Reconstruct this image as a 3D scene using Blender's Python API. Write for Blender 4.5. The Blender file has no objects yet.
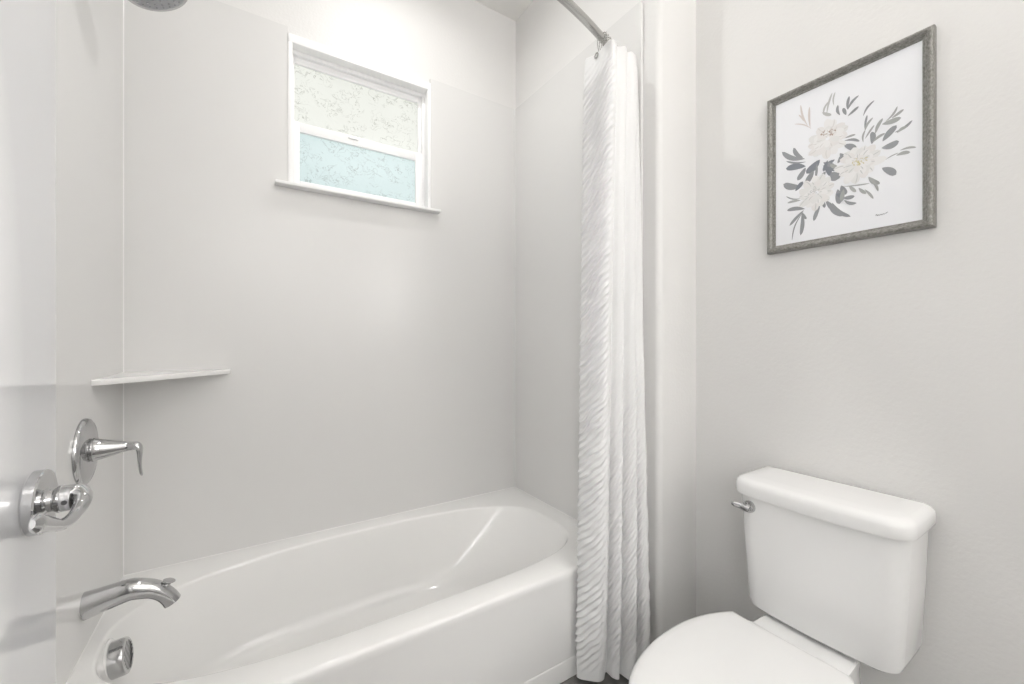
import bpy, bmesh, math, random
import numpy as np
from mathutils import Vector, Matrix, noise

S = bpy.context.scene
COL = S.collection
rnd = random.Random(7)
PI = math.pi
V = Vector

# ------------------------------------------------------------------ camera
cam_d = bpy.data.cameras.new('camera')
cam = bpy.data.objects.new('camera', cam_d)
COL.objects.link(cam)
cam_d.sensor_width = 36.0
cam_d.lens = 412.0 / 1024.0 * 36.0
cam_d.clip_start = 0.02
cam.location = (0, 0, 1.12)
cam.rotation_euler = (PI / 2, 0, -math.radians(32.75))
S.camera = cam

# ------------------------------------------------------------------ world, view, lights
S.view_settings.view_transform = 'Standard'
S.view_settings.look = 'None'
S.view_settings.gamma = 1.0
S.view_settings.use_curve_mapping = False
S.view_settings.exposure = 0.21
S.cycles.max_bounces = 14
S.cycles.diffuse_bounces = 8
S.cycles.glossy_bounces = 6
w = bpy.data.worlds.new('World')
S.world = w
w.use_nodes = True
w.node_tree.nodes['Background'].inputs[0].default_value = (0.80, 0.90, 1.0, 1)
w.node_tree.nodes['Background'].inputs[1].default_value = 1.0


def area_light(name, loc, size, power, col=(1, 1, 1), rot=(0, 0, 0), shape='DISK', size_y=None, spread=None):
    l = bpy.data.lights.new(name, 'AREA')
    l.shape = shape
    l.size = size
    if size_y:
        l.size_y = size_y
    l.energy = power
    l.color = col
    if spread:
        l.spread = spread
    o = bpy.data.objects.new(name, l)
    o.location = loc
    o.rotation_euler = rot
    COL.objects.link(o)
    return o


CEIL = 2.815
XH = -1.148                      # inner face of the hall wall
area_light('alcove_downlight_lamp', (0.50, 1.315, CEIL - 0.012), 0.10, 4.2, (1.0, 0.99, 0.976), spread=2.85)
area_light('ceiling_fill_light', (0.95, -0.45, 2.16), 0.60, 24.0, (1.0, 0.985, 0.975), (PI, 0, 0), 'RECTANGLE', 0.40)  # added fill, bounced off the ceiling behind the camera

area_light('left_side_fill_light', (1.355, -1.05, 1.62), 0.60, 9.5, (1.0, 0.985, 0.98), (0, math.radians(90), 0), 'RECTANGLE', 0.90)  # added soft fill for the door and the left panel
area_light('rear_wall_fill_light', (0.15, -1.25, 2.38), 1.0, 24.0, (1.0, 0.985, 0.975), (-math.radians(62), 0, math.radians(38)), 'RECTANGLE', 0.12)  # added frontal fill, bounced off the walls behind the camera

area_light('hall_fill_light', (XH + 0.06, -1.40, 1.50), 1.25, 24.0, (1.0, 0.995, 0.99), (0, -math.radians(90), math.radians(24)), 'RECTANGLE', 0.80)  # added fill from the left, through the doorway

# ------------------------------------------------------------------ main planes (metres)
XL, XR = -0.338, 1.181          # faces of the tub surround
YB = 1.807                      # face of the back panel
YF = 1.051                      # front of the tub
YW = 0.918                      # wing wall
XW = 1.404                      # toilet wall
YR = -1.95                      # rear of the room
XWL = -0.352
WT = 0.014                      # surround panel thickness


# ------------------------------------------------------------------ materials
def mat(name, col=(0.8, 0.8, 0.8), rough=0.5, metal=0.0, coat=0.0, spec=0.5, sheen=0.0, emis=None, es=0.0):
    m = bpy.data.materials.new(name)
    m.use_nodes = True
    b = m.node_tree.nodes['Principled BSDF']
    b.inputs['Base Color'].default_value = (*col, 1)
    b.inputs['Roughness'].default_value = rough
    b.inputs['Metallic'].default_value = metal
    b.inputs['Coat Weight'].default_value = coat
    b.inputs['Coat Roughness'].default_value = 0.05
    b.inputs['Specular IOR Level'].default_value = spec
    b.inputs['Sheen Weight'].default_value = sheen
    if emis:
        b.inputs['Emission Color'].default_value = (*emis, 1)
        b.inputs['Emission Strength'].default_value = es
    return m


def nodes_of(m):
    nt = m.node_tree
    return nt, nt.nodes, nt.links, nt.nodes['Principled BSDF']


def add_noise_bump(m, scale, strength, dist=0.001, detail=2.0, rough_var=None):
    nt, N, L, b = nodes_of(m)
    tc = N.new('ShaderNodeTexCoord')
    no = N.new('ShaderNodeTexNoise')
    no.inputs['Scale'].default_value = scale
    no.inputs['Detail'].default_value = detail
    bp = N.new('ShaderNodeBump')
    bp.inputs['Strength'].default_value = strength
    bp.inputs['Distance'].default_value = dist
    L.new(tc.outputs['Object'], no.inputs['Vector'])
    L.new(no.outputs['Fac'], bp.inputs['Height'])
    L.new(bp.outputs['Normal'], b.inputs['Normal'])
    return m


M = {}
M['paint'] = add_noise_bump(mat('wall_paint', (0.720, 0.714, 0.704), 0.55), 100, 0.5, 0.0013, 3)
M['ceiling'] = add_noise_bump(mat('ceiling_paint', (0.78, 0.77, 0.75), 0.7), 90, 0.3, 0.001)
M['surround'] = add_noise_bump(mat('surround_acrylic', (0.710, 0.706, 0.698), 0.24, spec=0.5), 3, 0.03, 0.004, 1)
M['tub'] = mat('tub_acrylic', (0.82, 0.817, 0.807), 0.12, spec=0.5)
M['trim'] = mat('white_trim_paint', (0.90, 0.90, 0.90), 0.35)
M['vinyl'] = mat('window_vinyl', (0.90, 0.90, 0.905), 0.3)
M['door'] = add_noise_bump(mat('door_paint', (0.90, 0.91, 0.935), 0.17, spec=0.9, coat=0.7), 40, 0.05, 0.001)
M['porcelain'] = mat('porcelain', (0.80, 0.80, 0.797), 0.07, spec=0.55)
M['seat'] = mat('seat_plastic', (0.77, 0.77, 0.766), 0.22)
M['chrome'] = mat('chrome', (0.54, 0.54, 0.545), 0.10, 1.0)
M['brushed'] = mat('brushed_steel', (0.52, 0.515, 0.50), 0.22, 1.0)
M['nozzle'] = mat('nozzle_face', (0.36, 0.365, 0.38), 0.30, 0.9)
M['dark'] = mat('dark_slot', (0.07, 0.07, 0.072), 0.5)
M['lens'] = mat('lamp_lens', (0.9, 0.9, 0.9), 0.4, emis=(1, 0.98, 0.95), es=1.5)
M['fill_pane'] = mat('glowing_fill_pane', (0.3, 0.3, 0.3), 0.2, emis=(0.93, 0.97, 1.0), es=1.6)  # glowing pane of the added hall window
M['hall'] = mat('hall_paint', (0.45, 0.44, 0.42), 0.6)
M['paper'] = mat('print_paper', (0.80, 0.81, 0.84), 0.5)

# floor tile: large grey tiles with thin grout lines
m = mat('floor_tile', (0.25, 0.245, 0.235), 0.4)
nt, N, L, b = nodes_of(m)
tc = N.new('ShaderNodeTexCoord')
br = N.new('ShaderNodeTexBrick')
br.inputs['Scale'].default_value = 1.0
br.inputs['Brick Width'].default_value = 0.61
br.inputs['Row Height'].default_value = 0.305
br.inputs['Mortar Size'].default_value = 0.003
br.inputs['Color1'].default_value = (0.23, 0.225, 0.215, 1)
br.inputs['Color2'].default_value = (0.26, 0.255, 0.245, 1)
br.inputs['Mortar'].default_value = (0.09, 0.09, 0.088, 1)
no = N.new('ShaderNodeTexNoise')
no.inputs['Scale'].default_value = 6
no.inputs['Detail'].default_value = 6
mx = N.new('ShaderNodeMix')
mx.data_type = 'RGBA'
mx.blend_type = 'MULTIPLY'
mx.inputs['Factor'].default_value = 0.35
L.new(tc.outputs['Object'], br.inputs['Vector'])
L.new(tc.outputs['Object'], no.inputs['Vector'])
L.new(br.outputs['Color'], mx.inputs['A'])
L.new(no.outputs['Fac'], mx.inputs['B'])
L.new(mx.outputs['Result'], b.inputs['Base Color'])
M['tile'] = m


def glass_mat(name, base, line, es):
    """obscure pattern glass with daylight behind it: curling leaf like strokes pressed in the pane"""
    m = mat(name, base, 0.15, spec=0.5)
    nt, N, L, b = nodes_of(m)
    tc = N.new('ShaderNodeTexCoord')
    mp = N.new('ShaderNodeMapping')
    mp.inputs['Scale'].default_value = (1.0, 1.0, 1.25)
    L.new(tc.outputs['Object'], mp.inputs['Vector'])
    n1 = N.new('ShaderNodeTexNoise')
    n1.inputs['Scale'].default_value = 24
    n1.inputs['Detail'].default_value = 3.0
    n1.inputs['Roughness'].default_value = 0.55
    n1.inputs['Distortion'].default_value = 1.4
    n2 = N.new('ShaderNodeTexNoise')
    n2.inputs['Scale'].default_value = 14
    n2.inputs['Detail'].default_value = 1
    n3 = N.new('ShaderNodeTexNoise')
    n3.inputs['Scale'].default_value = 3.5
    n3.inputs['Detail'].default_value = 2
    for n in (n1, n2, n3):
        L.new(mp.outputs['Vector'], n.inputs['Vector'])
    r1 = N.new('ShaderNodeValToRGB')
    e = r1.color_ramp.elements
    e[0].position, e[0].color = 0.500, (0, 0, 0, 1)
    e[1].position, e[1].color = 0.512, (1, 1, 1, 1)
    k = e.new(0.535); k.color = (0.25, 0.25, 0.25, 1)
    k = e.new(0.56); k.color = (0, 0, 0, 1)
    L.new(n1.outputs['Fac'], r1.inputs['Fac'])
    r2 = N.new('ShaderNodeValToRGB')
    e = r2.color_ramp.elements
    e[0].position, e[1].position = 0.42, 0.55
    L.new(n2.outputs['Fac'], r2.inputs['Fac'])
    mu = N.new('ShaderNodeMath')
    mu.operation = 'MULTIPLY'
    L.new(r1.outputs['Color'], mu.inputs[0])
    L.new(r2.outputs['Color'], mu.inputs[1])
    c0 = N.new('ShaderNodeMix')
    c0.data_type = 'RGBA'
    c0.inputs['A'].default_value = (*base, 1)
    c0.inputs['B'].default_value = (*[min(1, c * 1.12) for c in base], 1)
    L.new(n3.outputs['Fac'], c0.inputs['Factor'])
    c1 = N.new('ShaderNodeMix')
    c1.data_type = 'RGBA'
    c1.inputs['B'].default_value = (*line, 1)
    L.new(mu.outputs['Value'], c1.inputs['Factor'])
    L.new(c0.outputs['Result'], c1.inputs['A'])
    b.inputs['Base Color'].default_value = (0.08, 0.08, 0.08, 1)
    L.new(c1.outputs['Result'], b.inputs['Emission Color'])
    b.inputs['Emission Strength'].default_value = es
    bp = N.new('ShaderNodeBump')
    bp.inputs['Strength'].default_value = 0.3
    bp.inputs['Distance'].default_value = 0.002
    L.new(n1.outputs['Fac'], bp.inputs['Height'])
    L.new(bp.outputs['Normal'], b.inputs['Normal'])
    return m


M['glass_up'] = glass_mat('pattern_glass_cream', (0.74, 0.755, 0.70), (0.40, 0.41, 0.35), 0.84)
M['glass_low'] = glass_mat('pattern_glass_blue', (0.56, 0.685, 0.685), (0.30, 0.38, 0.38), 0.82)

# weathered grey wood of the picture frame
m = mat('grey_frame_wood', (0.25, 0.245, 0.23), 0.38, 0.35)
nt, N, L, b = nodes_of(m)
tc = N.new('ShaderNodeTexCoord')
mp = N.new('ShaderNodeMapping')
mp.inputs['Scale'].default_value = (60, 18, 18)
no = N.new('ShaderNodeTexNoise')
no.inputs['Scale'].default_value = 9
no.inputs['Detail'].default_value = 5
rp = N.new('ShaderNodeValToRGB')
rp.color_ramp.elements[0].position = 0.3
rp.color_ramp.elements[0].color = (0.16, 0.155, 0.14, 1)
rp.color_ramp.elements[1].position = 0.75
rp.color_ramp.elements[1].color = (0.36, 0.355, 0.335, 1)
L.new(tc.outputs['Object'], mp.inputs['Vector'])
L.new(mp.outputs['Vector'], no.inputs['Vector'])
L.new(no.outputs['Fac'], rp.inputs['Fac'])
L.new(rp.outputs['Color'], b.inputs['Base Color'])
M['frame'] = m

# white woven curtain cloth
m = mat('curtain_cloth', (0.73, 0.73, 0.728), 0.75, sheen=0.15)
add_noise_bump(m, 900, 0.12, 0.0005)
M['cloth'] = m


# ------------------------------------------------------------------ geometry helpers
def box(bm, lo, hi, bev=0.0, seg=2):
    r = bmesh.ops.create_cube(bm, size=1.0)
    vs = r['verts']
    lo, hi = V(lo), V(hi)
    c, d = (lo + hi) / 2, hi - lo
    for v in vs:
        v.co = V((v.co.x * d.x, v.co.y * d.y, v.co.z * d.z)) + c
    if bev > 0:
        es = list({e for v in vs for e in v.link_edges})
        bmesh.ops.bevel(bm, geom=es, offset=bev, segments=seg, affect='EDGES', profile=0.5)


def frame_of(axis, up=(0, 0, 1)):
    z = V(axis).normalized()
    u = V(up)
    if abs(z.dot(u)) > 0.98:
        u = V((0, 1, 0))
    x = u.cross(z).normalized()
    y = z.cross(x)
    return x, y, z


def loft(bm, rings, cap0=True, cap1=True, closed=True):
    R = [[bm.verts.new(p) for p in r] for r in rings]
    n = len(R[0])
    for a, b_ in zip(R[:-1], R[1:]):
        for i in range(n if closed else n - 1):
            j = (i + 1) % n
            try:
                bm.faces.new((a[i], a[j], b_[j], b_[i]))
            except ValueError:
                pass
    if cap0:
        bm.faces.new(list(reversed(R[0])))
    if cap1:
        bm.faces.new(R[-1])
    return R


def lathe(bm, prof, origin, axis, seg=40, up=(0, 0, 1), cap0=True, cap1=True):
    """prof: (distance along axis, radius)"""
    x, y, z = frame_of(axis, up)
    o = V(origin)
    rings = []
    for d, r in prof:
        r = max(r, 1e-5)
        rings.append([o + z * d + (x * math.cos(t) + y * math.sin(t)) * r
                      for t in [2 * PI * k / seg for k in range(seg)]])
    loft(bm, rings, cap0, cap1)


def spline(pts, n):
    """Catmull-Rom through points of any dimension -> n samples"""
    P = [np.array(p, float) for p in pts]
    P = [2 * P[0] - P[1]] + P + [2 * P[-1] - P[-2]]
    out = []
    m_ = len(P) - 3
    for k in range(n):
        t = k / (n - 1) * m_
        i = min(int(t), m_ - 1)
        u = t - i
        a, b_, c, d = P[i:i + 4]
        out.append(0.5 * (2 * b_ + (c - a) * u + (2 * a - 5 * b_ + 4 * c - d) * u * u + (3 * b_ - a - 3 * c + d) * u ** 3))
    return out


def sweep(bm, path, ra, rb=None, seg=20, up=(0, 0, 1), power=2.0, cap=True):
    """tube along path; ra = half width (across up), rb = half height, per point"""
    n = len(path)
    P = [V(p) for p in path]
    ra = [ra] * n if isinstance(ra, (int, float)) else list(ra)
    rb = ra if rb is None else ([rb] * n if isinstance(rb, (int, float)) else list(rb))
    rings = []
    for i in range(n):
        t = (P[min(i + 1, n - 1)] - P[max(i - 1, 0)])
        x, y, z = frame_of(t, up)
        r = []
        for k in range(seg):
            a = 2 * PI * k / seg
            ca, sa = math.cos(a), math.sin(a)
            ex = 2.0 / power
            cx = math.copysign(abs(ca) ** ex, ca)
            sy = math.copysign(abs(sa) ** ex, sa)
            r.append(P[i] + x * cx * ra[i] + y * sy * rb[i])
        rings.append(r)
    loft(bm, rings, cap, cap)


def ball(bm, c, r, seg=14):
    prof = [(-r * math.cos(PI * k / 8), r * math.sin(PI * k / 8)) for k in range(9)]
    lathe(bm, prof, c, (0, 0, 1), seg)


def torus(bm, c, axis, R, r, seg=28, ts=10):
    x, y, z = frame_of(axis)
    c = V(c)
    rings = []
    for k in range(seg):
        a = 2 * PI * k / seg
        d = x * math.cos(a) + y * math.sin(a)
        rings.append([c + d * (R + r * math.cos(2 * PI * q / ts)) + z * r * math.sin(2 * PI * q / ts) for q in range(ts)])
    rings.append(rings[0])
    loft(bm, rings, False, False)
    bmesh.ops.remove_doubles(bm, verts=bm.verts, dist=1e-6)


ORG = {}


def build(name, bm, material, parent=None, org=None, sharp=35, normals=True):
    """links a bmesh (in world coordinates) as ONE mesh object"""
    if normals:
        bmesh.ops.recalc_face_normals(bm, faces=bm.faces)
    lim = math.radians(sharp)
    for f in bm.faces:
        f.smooth = True
    for e in bm.edges:
        e.smooth = not (len(e.link_faces) == 2 and e.calc_face_angle(0) > lim)
    me = bpy.data.meshes.new(name)
    if parent is not None:
        o0 = ORG[parent.name]
    else:
        o0 = V(org) if org is not None else V((0, 0, 0))
    bm.transform(Matrix.Translation(-o0))
    bm.to_mesh(me)
    bm.free()
    ms = material if isinstance(material, (list, tuple)) else [material]
    for q in ms:
        me.materials.append(q)
    o = bpy.data.objects.new(name, me)
    COL.objects.link(o)
    if parent is not None:
        o.parent = parent
    else:
        o.location = o0
    ORG[o.name] = o0
    return o


def thing(name, label, cat, loc, group=None, kind=None):
    o = bpy.data.objects.new(name, None)
    o.empty_display_size = 0.05
    COL.objects.link(o)
    o.location = loc
    ORG[o.name] = V(loc)
    tag(o, label, cat, group, kind)
    return o


def tag(o, label=None, cat=None, group=None, kind=None):
    if label: o['label'] = label
    if cat: o['category'] = cat
    if group: o['group'] = group
    if kind: o['kind'] = kind
    return o


def struct(name, bm, material, label, cat, parent=None):
    o = build(name, bm, material, parent)
    return tag(o, label, cat, kind='structure') if parent is None else o


def NB():
    return bmesh.new()


# ------------------------------------------------------------------ room shell
b = NB(); box(b, (XH - 0.1, YR - 0.12, -0.06), (XW + 0.12, 1.95, 0.0))
struct('floor', b, M['tile'], 'grey tile floor under the tub and the toilet', 'floor')
b = NB(); box(b, (XH - 0.1, YR - 0.12, CEIL), (XW + 0.12, 1.95, CEIL + 0.08))
struct('ceiling', b, M['ceiling'], 'flat white ceiling above the tub', 'ceiling')

# back wall with the window opening
WX0, WX1, WZ0, WZ1 = 0.133, 0.714, 1.7155, 2.315
yb0, yb1 = YB + WT, 1.95
b = NB()
box(b, (XWL - 0.1, yb0, 0), (WX0, yb1, CEIL))
box(b, (WX1, yb0, 0), (XW + 0.12, yb1, CEIL))
box(b, (WX0, yb0, 0), (WX1, yb1, WZ0))
box(b, (WX0, yb0, WZ1), (WX1, yb1, CEIL))
struct('wall_back', b, M['paint'], 'light painted wall behind the tub with the small window', 'wall')

# right wall beside the toilet
b = NB(); box(b, (XW, YR - 0.12, 0), (XW + 0.12, YW + 0.001, CEIL))
struct('wall_right', b, M['paint'], 'textured light wall behind the toilet and the framed print', 'wall')

# wing wall at the end of the tub, with a rounded (bullnose) corner
b = NB()
xw0 = XR + WT
r = 0.022
poly = [(XW + 0.12, YW), (XW + 0.12, yb0), (xw0, yb0)]
poly += [(xw0 + r - r * math.cos(a), YW + r - r * math.sin(a)) for a in [PI / 2 * k / 10 for k in range(11)]]
loft(b, [[(p[0], p[1], 0.0) for p in poly], [(p[0], p[1], CEIL) for p in poly]])
struct('wall_wing', b, M['paint'], 'short wing wall with rounded corner beside the shower curtain', 'wall')

# left wall with a doorway towards the camera side
b = NB()
box(b, (XWL - 0.11, -0.05, 0), (XWL, yb0, CEIL))
box(b, (XWL - 0.11, YR, 0), (XWL, -0.86, CEIL))
box(b, (XWL - 0.11, -0.86, 2.05), (XWL, -0.05, CEIL))
struct('wall_left', b, M['paint'], 'light wall at the left end behind the tub faucet', 'wall')
b = NB(); box(b, (XH - 0.1, YR - 0.12, 0), (XW + 0.12, YR, CEIL))
struct('wall_front', b, M['paint'], 'plain wall behind the camera', 'wall')
b = NB()
box(b, (XH - 0.1, YR, 0), (XH, -1.80, CEIL))
box(b, (XH - 0.1, -1.00, 0), (XH, 0.4, CEIL))
box(b, (XH - 0.1, -1.80, 0), (XH, -1.00, 0.875))
box(b, (XH - 0.1, -1.80, 2.125), (XH, -1.00, CEIL))
box(b, (XH, 0.3, 0), (XWL - 0.11, 0.4, CEIL))
struct('wall_hall', b, M['hall'], 'hallway wall around an added fill window beyond the doorway', 'wall')
hw_ = thing('fill_window', 'tall glowing window added in the unseen hallway as fill light', 'window', (XH, -1.40, 0.875), kind='structure')  # unseen window, added to carry the fill from the left
b = NB()
for lo_, hi_ in (((-0.07, -1.80, 0.875), (-0.02, -1.75, 2.125)), ((-0.07, -1.05, 0.875), (-0.02, -1.00, 2.125)),
                 ((-0.07, -1.76, 0.875), (-0.02, -1.04, 0.925)), ((-0.07, -1.76, 2.075), (-0.02, -1.04, 2.125)), ((-0.07, -1.76, 1.475), (-0.02, -1.04, 1.525))):
    box(b, (XH + lo_[0], lo_[1], lo_[2]), (XH + hi_[0], hi_[1], hi_[2]), 0.003)
build('window_frame', b, M['vinyl'], hw_)
b = NB(); box(b, (XH - 0.048, -1.76, 0.91), (XH - 0.042, -1.04, 2.09))
build('glass_pane', b, M['fill_pane'], hw_)


def baseboard(name, lo, hi, label):
    b = NB(); box(b, lo, hi, 0.003)
    return struct(name, b, M['trim'], label, 'baseboard')


baseboard('baseboard_wing', (xw0 + 0.008, YW - 0.014, 0), (XW - 0.0005, YW - 0.0005, 0.085), 'white baseboard along the wing wall')
baseboard('baseboard_right', (XW - 0.014, YR, 0), (XW - 0.0005, YW - 0.015, 0.085), 'white baseboard behind the toilet')

# ------------------------------------------------------------------ tub surround panels
ZT, ZS = 2.339, 0.3606


def bead(b, p0, p1, d0, d1, q=0.0025):
    """quarter bead of sealant along an inner corner; d0, d1 are the two directions away from the corner"""
    p0, p1, d0, d1 = V(p0), V(p1), V(d0), V(d1)
    loft(b, [[p, p + d0 * q, p + d0 * q * 0.4 + d1 * q * 0.4, p + d1 * q] for p in (p0, p1)])


b = NB()
box(b, (XL, YB, ZS), (WX0, YB + WT - 0.0005, ZT))
box(b, (WX1, YB, ZS), (XR, YB + WT - 0.0005, ZT))
box(b, (WX0, YB, ZS), (WX1, YB + WT - 0.0005, 1.7160))
o = build('surround_panel', b, M['surround'], None, (0.42, YB, ZS))
tag(o, 'glossy light grey wall panel behind the tub, cut out around the window', 'wall panel')
b = NB()
for z in (ZS,):
    bead(b, (XL, YB, z), (XR, YB, z), (0, -1, 0), (0, 0, 1))
bead(b, (XL, YB - 0.0005, ZS), (XL, YB - 0.0005, ZT), (1, 0, 0), (0, -1, 0))
bead(b, (XR, YB - 0.0005, ZS), (XR, YB - 0.0005, ZT), (-1, 0, 0), (0, -1, 0), 0.002)
build('sealant_bead', b, M['tub'], o)
for X, xa, xb, sx, lb in ((XL, XWL + 0.0005, XL, 1, 'glossy light grey wall panel carrying the chrome valve and tub spout'),
                          (XR, XR, XR + WT - 0.0005, -1, 'glossy light grey wall panel at the tub end beside the shower curtain')):
    b = NB()
    box(b, (xa, 0.986, ZS), (xb, YB - 0.0003, ZT), 0.0015, 1)
    o = build('surround_panel', b, M['surround'], None, (X, 1.4, ZS))
    tag(o, lb, 'wall panel')
    b = NB()
    bead(b, (X, 1.052, ZS), (X, YB - 0.004, ZS), (sx, 0, 0), (0, 0, 1))
    build('sealant_bead', b, M['tub'], o)

# ------------------------------------------------------------------ window
win = thing('window_1', 'small white window with patterned glass above the tub', 'window', (0.42, 1.87, 1.74), kind='structure')


def rect_frame(b, x0, x1, z0, z1, y0, y1, l, r_, bo, t, bev=0.003):
    box(b, (x0, y0, z0), (x0 + l, y1, z1), bev)
    box(b, (x1 - r_, y0, z0), (x1, y1, z1), bev)
    box(b, (x0 + l - 0.001, y0, z0), (x1 - r_ + 0.001, y1, z0 + bo), bev)
    box(b, (x0 + l - 0.001, y0, z1 - t), (x1 - r_ + 0.001, y1, z1), bev)


# white liner of the opening: proud lip at the top and the sides
b = NB()
for x0, x1 in ((WX0, WX0 + 0.015), (WX1 - 0.015, WX1)):
    box(b, (x0, YB - 0.004, WZ0 + 0.017), (x1, 1.95, WZ1), 0.002)
box(b, (WX0, YB - 0.005, WZ1 - 0.034), (WX1, 1.95, WZ1 - 0.0005), 0.002)
build('window_liner', b, M['trim'], win)
b = NB()
rect_frame(b, WX0 + 0.012, WX1 - 0.012, 1.7275, WZ1 - 0.030, 1.845, 1.900, 0.010, 0.014, 0.008, 0.020)
build('window_frame', b, M['vinyl'], win)
# upper sash (further out) and lower sash (nearer)
b = NB()
rect_frame(b, 0.150, 0.690, 1.970, 2.268, 1.862, 1.890, 0.010, 0.016, 0.024, 0.027)
us = build('upper_sash', b, M['vinyl'], win)
b = NB(); box(b, (0.157, 1.874, 1.990), (0.677, 1.879, 2.244))
o = build('glass_pane', b, M['glass_up'], us); o['label'] = 'cream tinted patterned glass'
b = NB()
rect_frame(b, 0.1492, 0.686, 1.7290, 1.997, 1.838, 1.8618, 0.028, 0.032, 0.034, 0.040)
ls = build('lower_sash', b, M['vinyl'], win)
b = NB(); box(b, (0.175, 1.850, 1.760), (0.657, 1.855, 1.960))
o = build('glass_pane', b, M['glass_low'], ls); o['label'] = 'pale blue patterned glass'
b = NB(); box(b, (0.36, 1.8315, 1.980), (0.40, 1.8385, 1.988), 0.002)
build('sash_lock', b, M['vinyl'], ls)
b = NB()
box(b, (0.089, YB - 0.040, 1.7165), (0.750, YB - 0.0003, 1.728), 0.002, 2)
box(b, (WX0 + 0.0005, YB - 0.002, 1.7165), (WX1 - 0.0005, 1.90, 1.728), 0.001)
build('window_sill', b, M['trim'], win)

# ------------------------------------------------------------------ bathtub
tub = thing('bathtub', 'white alcove bathtub with rounded oval basin below the window', 'bathtub', (0.42, 1.43, 0))
RZ = 0.36


def quad(c, s):
    return (2.6 if s > 0 else 4.0) if c > 0 else (2.4 if s > 0 else 3.0)


def sup(cx, cy, a0, a1, bb, n, z, N_=96):
    """superellipse ring, a0 = reach to the left, a1 = reach to the right"""
    r_ = []
    for k in range(N_):
        t = 2 * PI * k / N_
        c, s = math.cos(t), math.sin(t)
        n = quad(c, s)
        x = math.copysign(abs(c) ** (2 / n), c)
        y = math.copysign(abs(s) ** (2 / n), s)
        r_.append(V((cx + x * (a1 if x > 0 else a0), cy + y * bb, z)))
    return r_


def tub_outer(z, off, N_=96):
    """rectangle ring sampled at the angles of the basin ring"""
    r_ = []
    x0, x1, y0, y1 = XL + 0.0004, XR - 0.0004, YF + off, YB - 0.0004
    cx, cy = 0.39, 1.435
    for k in range(N_):
        t = 2 * PI * k / N_
        c, s = math.cos(t), math.sin(t)
        n = quad(c, s)
        dx = math.copysign(abs(c) ** (2 / n), c) * 0.70
        dy = math.copysign(abs(s) ** (2 / n), s) * 0.296
        lim = 1e9
        if dx > 1e-9: lim = min(lim, (x1 - cx) / dx)
        if dx < -1e-9: lim = min(lim, (x0 - cx) / dx)
        if dy > 1e-9: lim = min(lim, (y1 - cy) / dy)
        if dy < -1e-9: lim = min(lim, (y0 - cy) / dy)
        r_.append(V((cx + dx * lim, cy + dy * lim, z)))
    # put the four corners exactly
    for X, Y in ((x0, y0), (x1, y0), (x0, y1), (x1, y1)):
        k = min(range(N_), key=lambda i: (r_[i].x - X) ** 2 + (r_[i].y - Y) ** 2)
        r_[k] = V((X, Y, z))
    return r_


b = NB()
cx, cy = 0.39, 1.435
rings = [
    tub_outer(0.10, 0.000),
    tub_outer(0.26, 0.000),
    tub_outer(RZ - 0.040, 0.001),
    tub_outer(RZ - 0.028, 0.000),
    tub_outer(RZ - 0.012, 0.000),
    tub_outer(RZ - 0.004, 0.0035),
    tub_outer(RZ, 0.011),
    sup(cx, cy, 0.703, 0.712, 0.302, 2.7, RZ + 0.0003),
    sup(cx, cy, 0.6995, 0.708, 0.2985, 2.7, RZ - 0.001),
    sup(cx, cy, 0.6970, 0.7045, 0.2958, 2.7, RZ - 0.004),
    sup(cx, cy, 0.6955, 0.7015, 0.2942, 2.7, RZ - 0.009),
    sup(cx, cy, 0.691, 0.688, 0.290, 2.7, RZ - 0.030),
    sup(cx, cy, 0.672, 0.600, 0.280, 2.75, 0.24),
    sup(cx, cy, 0.655, 0.510, 0.273, 2.8, 0.15),
    sup(cx, cy, 0.638, 0.450, 0.264, 2.9, 0.105),
    sup(cx, cy, 0.615, 0.410, 0.250, 3.0, 0.082),
    sup(cx, cy, 0.580, 0.365, 0.225, 3.0, 0.070),
    sup(cx, cy, 0.46, 0.28, 0.16, 2.8, 0.064),
    sup(cx, cy, 0.20, 0.12, 0.07, 2.5, 0.061),
]
loft(b, rings, False, True)
build('tub_shell', b, M['tub'], tub, sharp=50)
# flat foot of the apron, a step proud of its face, with a rounded top edge
b = NB()
prof = [(0.000, 0.0), (-0.002, 0.002), (-0.002, 0.060), (-0.0012, 0.064), (0.0, 0.066), (0.012, 0.067), (0.012, 0.0)]
loft(b, [[(x, YF + p[0], p[1]) for p in prof] for x in (XL + 0.002, XR - 0.002)])
b2 = prof
build('apron_foot', b, M['tub'], tub)
b = NB()
box(b, (XL + 0.002, YF + 0.0005, 0.0), (XR - 0.002, YF + 0.011, 0.12))
build('apron_base', b, M['tub'], tub)

# overflow cover on the end wall of the basin
ox = V((-0.294, 1.450, 0.299))
ax = V((1.0, -0.04, 0.13)).normalized()
b = NB()
lathe(b, [(-0.014, 0.052), (0.000, 0.052), (0.003, 0.049)], ox, ax, 48)
ga = build('overflow_gasket', b, M['tub'], tub)
b = NB()
lathe(b, [(0.001, 0.041), (0.003, 0.044), (0.028, 0.044), (0.032, 0.0425), (0.034, 0.039), (0.034, 0.001)], ox, ax, 56)
ov = build('overflow_cover', b, M['chrome'], tub)
ov['label'] = 'round chrome overflow cover with slots'
b = NB()
xx, yy, zz = frame_of(ax)
d1 = (xx * 0.88 + yy * 0.47).normalized()
d2 = zz.cross(d1)
for k in range(-3, 4):
    hl = math.sqrt(max(0.0, 0.034 ** 2 - (k * 0.0095) ** 2))
    c = ox + zz * 0.0341 + d2 * k * 0.0095
    sweep(b, [c - d1 * hl, c - d1 * hl * 0.3, c + d1 * hl * 0.3, c + d1 * hl], 0.0016, 0.0005, 8, up=zz)
build('slot', b, M['dark'], ov)
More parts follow.
